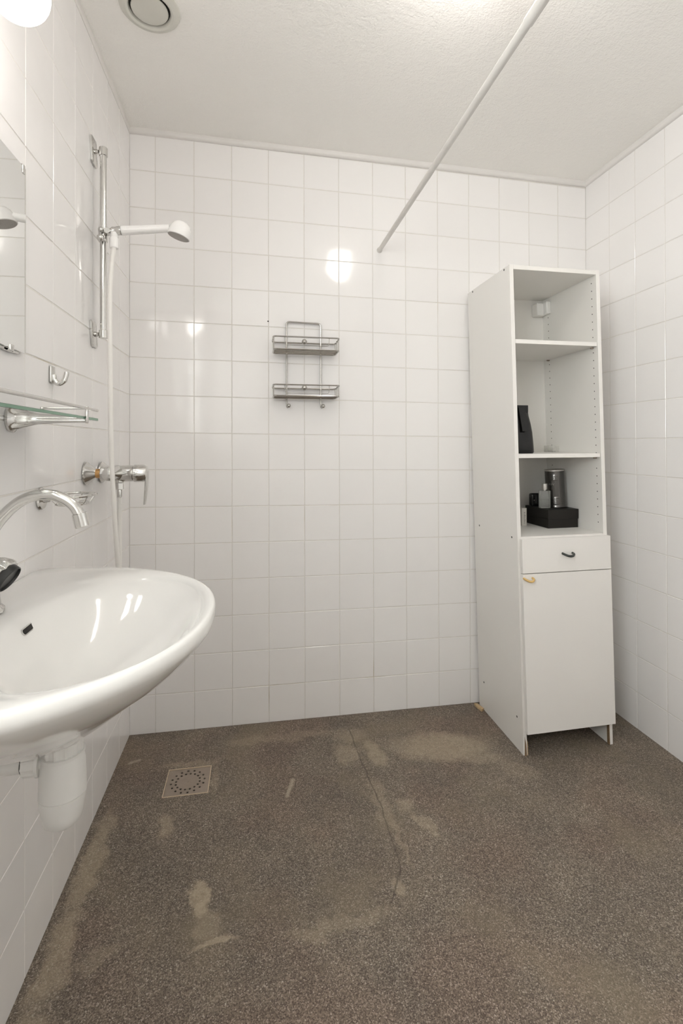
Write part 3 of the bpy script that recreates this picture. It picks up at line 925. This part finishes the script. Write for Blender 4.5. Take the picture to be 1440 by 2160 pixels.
# ------------------------------------------------------------------ basin tap
TX, TY = 0.046, -1.172
tp = thing('basin_tap', 'chrome basin tap with a curved swivel spout and a fluted knob with black ring', 'tap', (TX, TY, 0.889))
MB().lathe([(0.027, 0.0), (0.027, 0.006), (0.0215, 0.012), (0.0195, 0.030), (0.0215, 0.045), (0.0215, 0.062), (0.0150, 0.072), (0.0130, 0.085), (0.0115, 0.088)], (TX, TY, 0.8896), (0, 0, 1), 28).build('body', 'chrome', tp)
sp = catmull([(TX, TY, 0.972), (TX, TY, 0.992), (TX + 0.005, TY, 1.020), (0.070, TY, 1.052), (0.098, TY, 1.079), (0.130, TY, 1.0905), (0.160, TY, 1.0865), (0.183, TY, 1.071), (0.1955, TY, 1.049)], 8)
MB().tube(sp, 0.0096, 18).build('spout', 'chrome', tp)
MB().lathe([(0.0102, -0.003), (0.0124, -0.002), (0.0124, 0.021), (0.0108, 0.0225), (0.006, 0.020)], (0.1935, TY, 1.0535), (0.24, 0, -1), 22).build('aerator', 'chrome', tp)
ka = Vector((0.836, -0.10, -0.53)).normalized()            # the knob is tipped over: its ringed end looks outwards and down
kc = Vector((0.0780, -1.172, 0.9480))
hd = MB().tube([(TX, TY, 0.966), kc - ka * 0.030], 0.011, 16).build('valve_stem', 'chrome', tp)
u, w, d = frame(ka)
nk = 60
krs = []
for (r, h, fl_) in ((0.0140, -0.036, 0.0), (0.0200, -0.034, 0.03), (0.0235, -0.026, 0.06), (0.0275, -0.012, 0.07), (0.0280, -0.006, 0.05), (0.0250, -0.004, 0.0)):
    krs.append([kc + d * h + (u * math.cos(2 * PI * k / nk) + w * math.sin(2 * PI * k / nk)) * r * (1 + fl_ * math.cos(10 * 2 * PI * k / nk)) for k in range(nk)])
MB().rings(krs).build('knob', 'chrome', hd)
MB().lathe([(0.0235, -0.006), (0.0242, -0.004), (0.0236, 0.006), (0.0215, 0.007), (0.0205, 0.003), (0.001, 0.003)], kc, ka, 36).build('black_ring', 'black', hd)

# ------------------------------------------------------------------ bottle trap under the basin
TRX, TRY = 0.182, BY
tr = thing('bottle_trap', 'white plastic bottle trap with ribbed nuts below the basin', 'drain trap', (TRX, TRY, 0.51))
def ribbed(org, axis, r, h, n=12):
    u, w, d = frame(axis)
    m = MB()
    prf = []
    for (rr, hh) in ((r * 0.90, 0.0), (r * 0.97, 0.001), (r * 0.97, h - 0.004), (r * 0.90, h)):
        ring = []
        for k in range(n * 6):
            a = 2 * PI * k / (n * 6)
            b = 1.05 if k % 6 in (0, 1) else 0.985
            ring.append(Vector(org) + d * hh + (u * math.cos(a) + w * math.sin(a)) * rr * b)
        prf.append(ring)
    m.rings(prf)
    m.lathe([(r * 0.95, h - 0.006), (r * 1.10, h - 0.005), (r * 1.10, h), (r * 0.95, h + 0.001)], org, axis, 36)
    return m
TZ = 0.6510
MB().lathe([(0.024, 0.0), (0.024, 0.05)], (TRX, TRY, 0.645), (0, 0, 1), 24).build('tailpiece', 'plastic', tr)
ribbed((TRX, TRY, 0.683), (0, 0, -1), 0.0305, 0.024).build('top_nut', 'plastic', tr)
MB().lathe([(0.026, 0.662), (0.0315, 0.658), (0.0340, 0.645), (0.0352, 0.622), (0.0358, 0.5965), (0.0344, 0.5960)], (TRX, TRY, 0.0), (0, 0, 1), 36).build('upper_cup', 'plastic', tr)
MB().lathe([(0.0344, 0.5962), (0.0360, 0.5955), (0.0348, 0.585), (0.0318, 0.564), (0.0285, 0.551), (0.022, 0.5445), (0.001, 0.543)], (TRX, TRY, 0.0), (0, 0, 1), 36).build('lower_cup', 'plastic', tr)
od = Vector((-1, -0.02, 0.0)).normalized()
MB().lathe([(0.0165, 0.0), (0.0165, 0.030)], (TRX - 0.012, TRY, TZ), od, 24).build('outlet_stub', 'plastic', tr)
ribbed((TRX - 0.058, TRY + 0.001, TZ), -od, 0.0225, 0.026).build('outlet_nut', 'plastic', tr)
MB().lathe([(0.0175, 0.0), (0.0185, 0.002), (0.0175, 0.005)], (TRX - 0.0555, TRY + 0.001, TZ), od, 24).build('seal', 'rubber', tr)
MB().tube([(TRX - 0.050, TRY, TZ), (0.0, TRY - 0.002, TZ)], 0.0160, 24).build('waste_pipe', 'plastic', tr)
MB().lathe([(0.034, 0.0005), (0.034, 0.003), (0.018, 0.008)], (0.0, TRY - 0.002, TZ), (1, 0, 0), 28).build('wall_flange', 'plastic', tr)

# ------------------------------------------------------------------ floor drain
dcx, dcy = (DR[0] + DR[1]) / 2, (DR[2] + DR[3]) / 2
dr = thing('floor_drain', 'square brushed steel drain grate with two rings of holes in the floor', 'drain', (dcx, dcy, floor_z(dcx)))
e = 0.0028
fm = MB()
for (a, b, c, d) in ((DR[0], DR[1], DR[2], DR[2] + e), (DR[0], DR[1], DR[3] - e, DR[3]), (DR[0], DR[0] + e, DR[2], DR[3]), (DR[1] - e, DR[1], DR[2], DR[3])):
    fm.box(a, b, c, d, -0.012, 0.0012)
fm.map(lambda q: (q.x, q.y, q.z + floor_z(q.x)))
fm.build('frame', 'tan_frame', dr)
def drain_plate():
    bm = bmesh.new()
    edges = []
    def ringe(pts):
        vs = [bm.verts.new((x, y, 0)) for x, y in pts]
        for k in range(len(vs)):
            edges.append(bm.edges.new((vs[k], vs[(k + 1) % len(vs)])))
    q = e + 0.0006
    ringe([(DR[0] + q, DR[2] + q), (DR[1] - q, DR[2] + q), (DR[1] - q, DR[3] - q), (DR[0] + q, DR[3] - q)])
    for (R, n, off) in ((0.0560, 16, 0.1), (0.0405, 16, 0.28)):
        for k in range(n):
            a = 2 * PI * k / n + off
            cx, c_y = dcx + R * math.cos(a), dcy + R * math.sin(a)
            ringe([(cx + 0.0041 * math.cos(2 * PI * j / 10), c_y + 0.0041 * math.sin(2 * PI * j / 10)) for j in range(10)])
    bmesh.ops.triangle_fill(bm, use_beauty=True, edges=edges)
    # keep only the faces outside the holes
    kill = []
    for f in bm.faces:
        c = f.calc_center_median()
        for (R, n, off) in ((0.0560, 16, 0.1), (0.0405, 16, 0.28)):
            for k in range(n):
                a = 2 * PI * k / n + off
                if math.hypot(c.x - dcx - R * math.cos(a), c.y - dcy - R * math.sin(a)) < 0.0038 and \
                   all(math.hypot(v.co.x - dcx - R * math.cos(a), v.co.y - dcy - R * math.sin(a)) < 0.0044 for v in f.verts):
                    kill.append(f)
    bmesh.ops.delete(bm, geom=list(set(kill)), context='FACES')
    ex = bmesh.ops.extrude_face_region(bm, geom=list(bm.faces))
    for v in ex['geom']:
        if isinstance(v, bmesh.types.BMVert):
            v.co.z -= 0.0025
    bm.verts.index_update()
    m = MB()
    m.add([(v.co.x, v.co.y, v.co.z + floor_z(v.co.x) - 0.0010) for v in bm.verts], [[v.index for v in f.verts] for f in bm.faces])
    bm.free()
    return m
drain_plate().build('grate', 'brushed', dr)
MB().box(DR[0] + 0.001, DR[1] - 0.001, DR[2] + 0.001, DR[3] - 0.001, -0.058, -0.050).build('sump', 'hole', dr)
MB().lathe([(0.004, 0.0), (0.0035, 0.0006), (0.001, 0.0007)], (dcx, dcy, floor_z(dcx) - 0.0010), (0, 0, 1), 12).build('centre_boss', 'brushed', dr)

# ------------------------------------------------------------------ tall cabinet (racked a little to the left)
CX, CZ = 1.5090, -0.0200
CW, CD, CH = 0.3890, 0.3960, 1.8860          # width, front plane, height
LEAN, TILT = -0.0270, 0.0030
TK = 0.016
def rack(q):
    return (CX + q.x + LEAN * q.z, q.y, CZ + q.z + TILT * q.x + (-0.0026 * q.x if q.z < 0.03 else 0.0))
cab = thing('tall_cabinet', 'tall narrow white laminate cabinet with open shelves, drawer and door in the corner', 'cabinet', (CX + CW / 2, -0.2, CZ))
def cpart(name, mat, x0, x1, y0, y1, z0, z1, bev=0.0008, parent=None):
    return MB().box(x0, x1, y0, y1, z0, z1, bev, 1).map(rack).build(name, mat, parent or cab)
YB = -0.0230                                  # back of the cabinet
def front_edge(pl):
    return 1 if pl.normal.y < -0.7 else 0
def panel(name, x0, x1, y0, y1, z0, z1, parent=None):
    return MB().box(x0, x1, y0, y1, z0, z1, 0.0008, 1).map(rack).build(name, 'laminate', parent or cab, mats=['edge'], matfn=front_edge)
lside = panel('side_panel', 0.0, TK, -CD, YB, 0.002, CH)
rside = panel('side_panel', CW - TK, CW, -CD, YB, 0.0, CH)
panel('top_panel', TK, CW - TK, -CD, YB, CH - TK - 0.002, CH - 0.001)
panel('drawer_cover_panel', TK, CW - TK, -CD, YB - 0.004, 0.824, 0.840)
panel('base_panel', TK, CW - TK, -CD + 0.02, YB - 0.004, 0.110, 0.126)
cpart('back_panel', 'laminate', TK, CW - TK, YB - 0.004, YB, 0.115, CH - TK, 0.0)
for zt in (1.6000, 1.1580):
    sh = panel('shelf', TK + 0.0012, CW - TK - 0.0012, -CD + 0.004, YB - 0.006, zt - TK, zt)
    for x, y in ((CW - TK - 0.006, -0.368), (CW - TK - 0.006, -0.070), (TK + 0.006, -0.368), (TK + 0.006, -0.070)):
        cpart('shelf_pin', 'brushed', x - 0.006, x + 0.006, y - 0.004, y + 0.004, zt - TK - 0.006, zt - TK - 0.0002, 0.001, sh)
# rows of shelf-pin holes
for x, sgn in ((CW - TK, -1), (TK, 1)):
    pm = MB()
    for y in (-0.368, -0.070):
        for k in range(32):
            z = 0.880 + k * 0.0310
            if any(abs(z - (zt - TK)) < 0.014 for zt in (1.6000, 1.1580)):
                continue
            pm.lathe([(0.0024, 0.0), (0.0022, 0.0004)], (x, y, z), (sgn, 0, 0), 8)
    o = pm.map(rack).build('pin_holes', 'hole', cab)
    o['kind'] = 'stuff'
for y in (-0.355, -0.075):
    for z in (1.878, 0.832, 0.130):
        MB().lathe([(0.0042, 0.0), (0.0042, 0.0005), (0.0028, 0.0008)], (0.0, y, z), (-1, 0, 0), 12).map(rack).build('screw', 'dark_handle', cab)
# fixing block in the top corner
cpart('fixing_block', 'plastic', CW - TK - 0.056, CW - TK - 0.022, YB - 0.050, YB - 0.004, 1.788, 1.846, 0.003)
cpart('fixing_block', 'plastic', CW - TK - 0.022, CW - TK, YB - 0.072, YB - 0.004, 1.793, 1.850, 0.003)

def bow_handle(cx, z, mat, parent, half=0.0215):
    yf = -CD - 0.0172
    pts = catmull([(cx - half, yf + 0.001, z + 0.003), (cx - half * 0.9, yf - 0.012, z + 0.001), (cx - half * 0.45, yf - 0.021, z - 0.003), (cx, yf - 0.0235, z - 0.004),
                   (cx + half * 0.45, yf - 0.021, z - 0.003), (cx + half * 0.9, yf - 0.012, z + 0.001), (cx + half, yf + 0.001, z + 0.003)], 6)
    return MB().tube(pts, 0.0045, 12).map(rack).build('handle', mat, parent)
dw = panel('drawer', 0.0090, CW + 0.001, -CD - 0.0175, -CD - 0.0012, 0.7030, 0.8330)
bow_handle(0.200, 0.7700, 'dark_handle', dw)
do = panel('door', 0.0090, CW + 0.001, -CD - 0.0175, -CD - 0.0012, 0.0900, 0.7000)
bow_handle(0.0310, 0.6820, 'yellow', do, 0.0180)
# water-damaged foot of the left side
sp = MB()
sp.prism([Vector((0.0165, -CD + 0.004, 0.0006)), Vector((0.0210, -CD + 0.003, 0.0006)), Vector((0.0195, -CD + 0.001, 0.052)), Vector((0.0168, -CD + 0.002, 0.060))], (0, 0.10, 0))
sp.map(rack).build('swollen_core', 'chip', lside)
sp = MB()
sp.prism([Vector((0.0050, -CD - 0.0016, 0.0006)), Vector((0.0135, -CD - 0.0016, 0.0006)), Vector((0.0115, -CD - 0.0016, 0.046)), Vector((0.0070, -CD - 0.0012, 0.074))], (0, 0.0022, 0))
sp.map(rack).build('chipped_edge', 'dark_wood', lside)
sp = MB()
sp.prism([Vector((CW - TK - 0.0012, -CD - 0.0004, 0.0006)), Vector((CW - TK + 0.0022, -CD - 0.0012, 0.0006)), Vector((CW - TK + 0.0012, -CD - 0.0010, 0.088)), Vector((CW - TK - 0.0004, -CD - 0.0004, 0.088))], (0, 0.012, 0))
sp.map(rack).build('chipped_edge', 'dark_wood', rside)

shm = MB()
shm.prism([Vector((1.484, -0.020, floor_z(1.49) + 0.0004)), Vector((1.497, -0.024, floor_z(1.49) + 0.0004)), Vector((1.507, -0.070, floor_z(1.5) + 0.0004)), Vector((1.492, -0.078, floor_z(1.49) + 0.0004)), Vector((1.486, -0.050, floor_z(1.49) + 0.0004))], (0.001, 0, 0.009))
tag(shm.build('wood_shim', 'wood_shim', None, (1.494, -0.048, floor_z(1.494)), angle=20), 'small splintered wooden shim on the floor against the cabinet side', 'wood piece')

# ------------------------------------------------------------------ things in the cabinet
ZS2 = CZ + 1.1580 + 0.0006
ZS3 = CZ + 0.8400 + 0.0006

pc = thing('pouch', 'glossy black foil stand-up pouch with a folded top on the cabinet shelf', 'pouch', (1.552, -0.30, ZS2))
def pouch_ring(z, hx, hy, dx=0.0, n=28, p=3.2):
    out = []
    for k in range(n):
        a = 2 * PI * k / n
        r = super_r(a, hx, hy, p)
        out.append(Vector((1.552 + dx + r * math.cos(a), -0.300 + r * math.sin(a), ZS2 + z)))
    return out
MB().rings([pouch_ring(0.0, 0.050, 0.040), pouch_ring(0.006, 0.0535, 0.043), pouch_ring(0.040, 0.052, 0.040), pouch_ring(0.085, 0.049, 0.034),
            pouch_ring(0.120, 0.046, 0.024), pouch_ring(0.150, 0.042, 0.012), pouch_ring(0.168, 0.039, 0.004)]).build('body', 'foil', pc, angle=50)
MB().box(1.512, 1.591, -0.3028, -0.2972, ZS2 + 0.166, ZS2 + 0.195, 0.001, 1).build('seal_strip', 'foil', pc)
pf = MB()
pf.prism([Vector((1.545, -0.3050, ZS2 + 0.186)), Vector((1.568, -0.3050, ZS2 + 0.186)), Vector((1.575, -0.3330, ZS2 + 0.118)), Vector((1.562, -0.3440, ZS2 + 0.088)), Vector((1.540, -0.3440, ZS2 + 0.088))], (0, -0.0022, 0.0006))
pf.build('folded_flap', 'foil', pc)

cbx = thing('clear_box', 'small empty clear plastic box at the back of the cabinet shelf', 'box', (1.845, -0.095, ZS2))
cb = MB()
x0, x1, y0, y1, h = 1.806, 1.853, -0.125, -0.075, 0.030
cb.box(x0, x1, y0, y1, ZS2, ZS2 + 0.0015)
for (a, b, c, d) in ((x0, x1, y0, y0 + 0.0015), (x0, x1, y1 - 0.0015, y1), (x0, x0 + 0.0015, y0 + 0.0015, y1 - 0.0015), (x1 - 0.0015, x1, y0 + 0.0015, y1 - 0.0015)):
    cb.box(a, b, c, d, ZS2 + 0.0015, ZS2 + h)
cb.build('tray', 'clear_plastic', cbx)
MB().box(x0 + 0.012, x1 - 0.012, y0 + 0.012, y1 - 0.012, ZS2 + 0.0018, ZS2 + 0.006, 0.001, 1).build('insert', 'clear_plastic', cbx)

BXA = 0.025
def boxrot(cx, cyy):
    ca, sa = math.cos(BXA), math.sin(BXA)
    return lambda q: (cx + q.x * ca - q.y * sa, cyy + q.x * sa + q.y * ca, q.z)
bxc = boxrot(1.7085, -0.2560)
bxt = thing('gift_box', 'flat black cardboard gift box with a lid in the open cabinet compartment', 'box', (1.78, -0.17, ZS3))
MB().box(0.002, 0.1440, 0.002, 0.168, ZS3, ZS3 + 0.060, 0.0008, 1).map(bxc).build('base', 'card', bxt)
MB().box(0.0, 0.1460, 0.0, 0.170, ZS3 + 0.038, ZS3 + 0.0785, 0.0010, 1).map(bxc).build('lid', 'card', bxt)
ZB = ZS3 + 0.0785 + 0.0004

CA = Vector((-0.060, 0.0, 1.0)).normalized()
CC = Vector((1.7990, -0.178, ZB + 0.0024))
can = thing('metal_canister', 'tall gunmetal tin canister with ribbed bands standing on the black box', 'canister', tuple(CC))
pr_ = [(0.0385, 0.0), (0.0408, 0.0008), (0.0412, 0.004), (0.0400, 0.006), (0.0400, 0.014)]
for k in range(6):
    z = 0.016 + k * 0.0050
    pr_ += [(0.0400, z), (0.0405, z + 0.0014), (0.0405, z + 0.0024), (0.0400, z + 0.0038)]
pr_ += [(0.0400, 0.050), (0.0400, 0.116)]
for k in range(4):
    z = 0.120 + k * 0.0052
    pr_ += [(0.0400, z), (0.0404, z + 0.0014), (0.0404, z + 0.0024), (0.0400, z + 0.0038)]
pr_ += [(0.0400, 0.150), (0.0402, 0.158)]
MB().lathe(pr_, CC, CA, 44).build('can', 'gunmetal', can, angle=50)
MB().lathe([(0.0400, 0.157), (0.0414, 0.158), (0.0414, 0.162), (0.0395, 0.1635), (0.0380, 0.161), (0.020, 0.161), (0.001, 0.162)], CC, CA, 44).build('lid', 'silver_cap', can)
MB().tube([CC + CA * 0.161 + Vector((-0.012, 0, 0)), CC + CA * 0.166 + Vector((0.0, -0.004, 0)), CC + CA * 0.161 + Vector((0.012, 0, 0))], 0.0016, 8).build('pull_ring', 'silver_cap', can)
# faint maker's letters on the front of the tin, as much as can be read
def letters(txt, size, fnc, mat, parent, name):
    cu = bpy.data.curves.new(name, 'FONT')
    cu.body = txt
    cu.size = size
    cu.extrude = 0.00015
    cu.align_x = 'CENTER'
    cu.resolution_u = 2
    o = bpy.data.objects.new(name, cu)
    COL.objects.link(o)
    dg = bpy.context.evaluated_depsgraph_get()
    me = bpy.data.meshes.new_from_object(o.evaluated_get(dg))
    bpy.data.objects.remove(o)
    bpy.data.curves.remove(cu)
    org = ORIGIN[parent]
    for v in me.vertices:
        v.co = Vector(fnc(v.co)) - org
    me.materials.clear()
    me.materials.append(MAT[mat])
    ob = bpy.data.objects.new(name, me)
    COL.objects.link(ob)
    ob.parent = parent
    ORIGIN[ob] = org
    return ob
def on_can(q):
    a = math.radians(-146) + q.x / 0.040
    r = 0.0402 + q.z
    return CC + CA * (0.095 + q.y) + Vector((math.cos(a) * r, math.sin(a) * r, 0))
letters('AW', 0.015, on_can, 'tin_print', can, 'lettering')

pb = thing('perfume_bottle', 'small square frosted glass perfume bottle with silver cap on the black box', 'bottle', (1.727, -0.196, ZB))
pbm = boxrot(1.7275, -0.2010)
gb = MB().box(-0.0225, 0.0225, -0.011, 0.011, ZB, ZB + 0.0760, 0.0025, 2).map(pbm).build('glass_body', 'bottle', pb)
MB().box(-0.0180, 0.0180, -0.0075, 0.0075, ZB + 0.0060, ZB + 0.0400, 0.001, 1).map(pbm).build('liquid', 'bottle', gb)
MB().lathe([(0.0060, 0.0), (0.0060, 0.004), (0.0115, 0.0042), (0.0118, 0.006), (0.0118, 0.029), (0.0110, 0.030)], (1.7275, -0.2010, ZB + 0.0760), (0, 0, 1), 24).build('cap', 'silver_cap', pb)

bc = thing('black_case', 'small rounded glossy black case behind the perfume bottle', 'case', (1.722, -0.130, ZB))
bcm = boxrot(1.7290, -0.1300)
MB().box(-0.028, 0.028, -0.014, 0.014, ZB, ZB + 0.058, 0.009, 4).map(bcm).build('shell', 'foil', bc)
MB().box(-0.019, 0.019, -0.0148, -0.0136, ZB + 0.010, ZB + 0.046, 0.0004, 1).map(bcm).build('front_flap', 'foil', bc)
MB().sphere(bcm(Vector((-0.016, -0.0145, ZB + 0.028))), 0.0022, 8, 6).build('stud', 'silver_cap', bc)

wb = thing('carton', 'slim off-white printed carton beside the black gift box', 'carton', (1.648, -0.145, ZS3))
MB().box(1.6385, 1.6615, -0.170, -0.120, ZS3, ZS3 + 0.0770, 0.0006, 1).build('card_box', 'label', wb)
pm = MB()
for k in range(8):
    z = ZS3 + 0.010 + k * 0.0066
    pm.box(1.6480, 1.6480 + 0.004 + 0.002 * ((k * 7) % 3), -0.1703, -0.1700, z, z + 0.0030)
pm.build('print', 'print', wb)
db = thing('dark_bottle', 'dark bottle half hidden by the cabinet side behind the carton', 'bottle', (1.655, -0.075, ZS3))
MB().lathe([(0.017, 0.0), (0.018, 0.002), (0.018, 0.075), (0.012, 0.088), (0.008, 0.092), (0.008, 0.100)], (1.6500, -0.085, ZS3), (0, 0, 1), 24).build('flask', 'black', db)
MB().lathe([(0.009, 0.099), (0.010, 0.100), (0.010, 0.116), (0.009, 0.117)], (1.6500, -0.085, ZS3), (0, 0, 1), 20).build('cap', 'black', db)
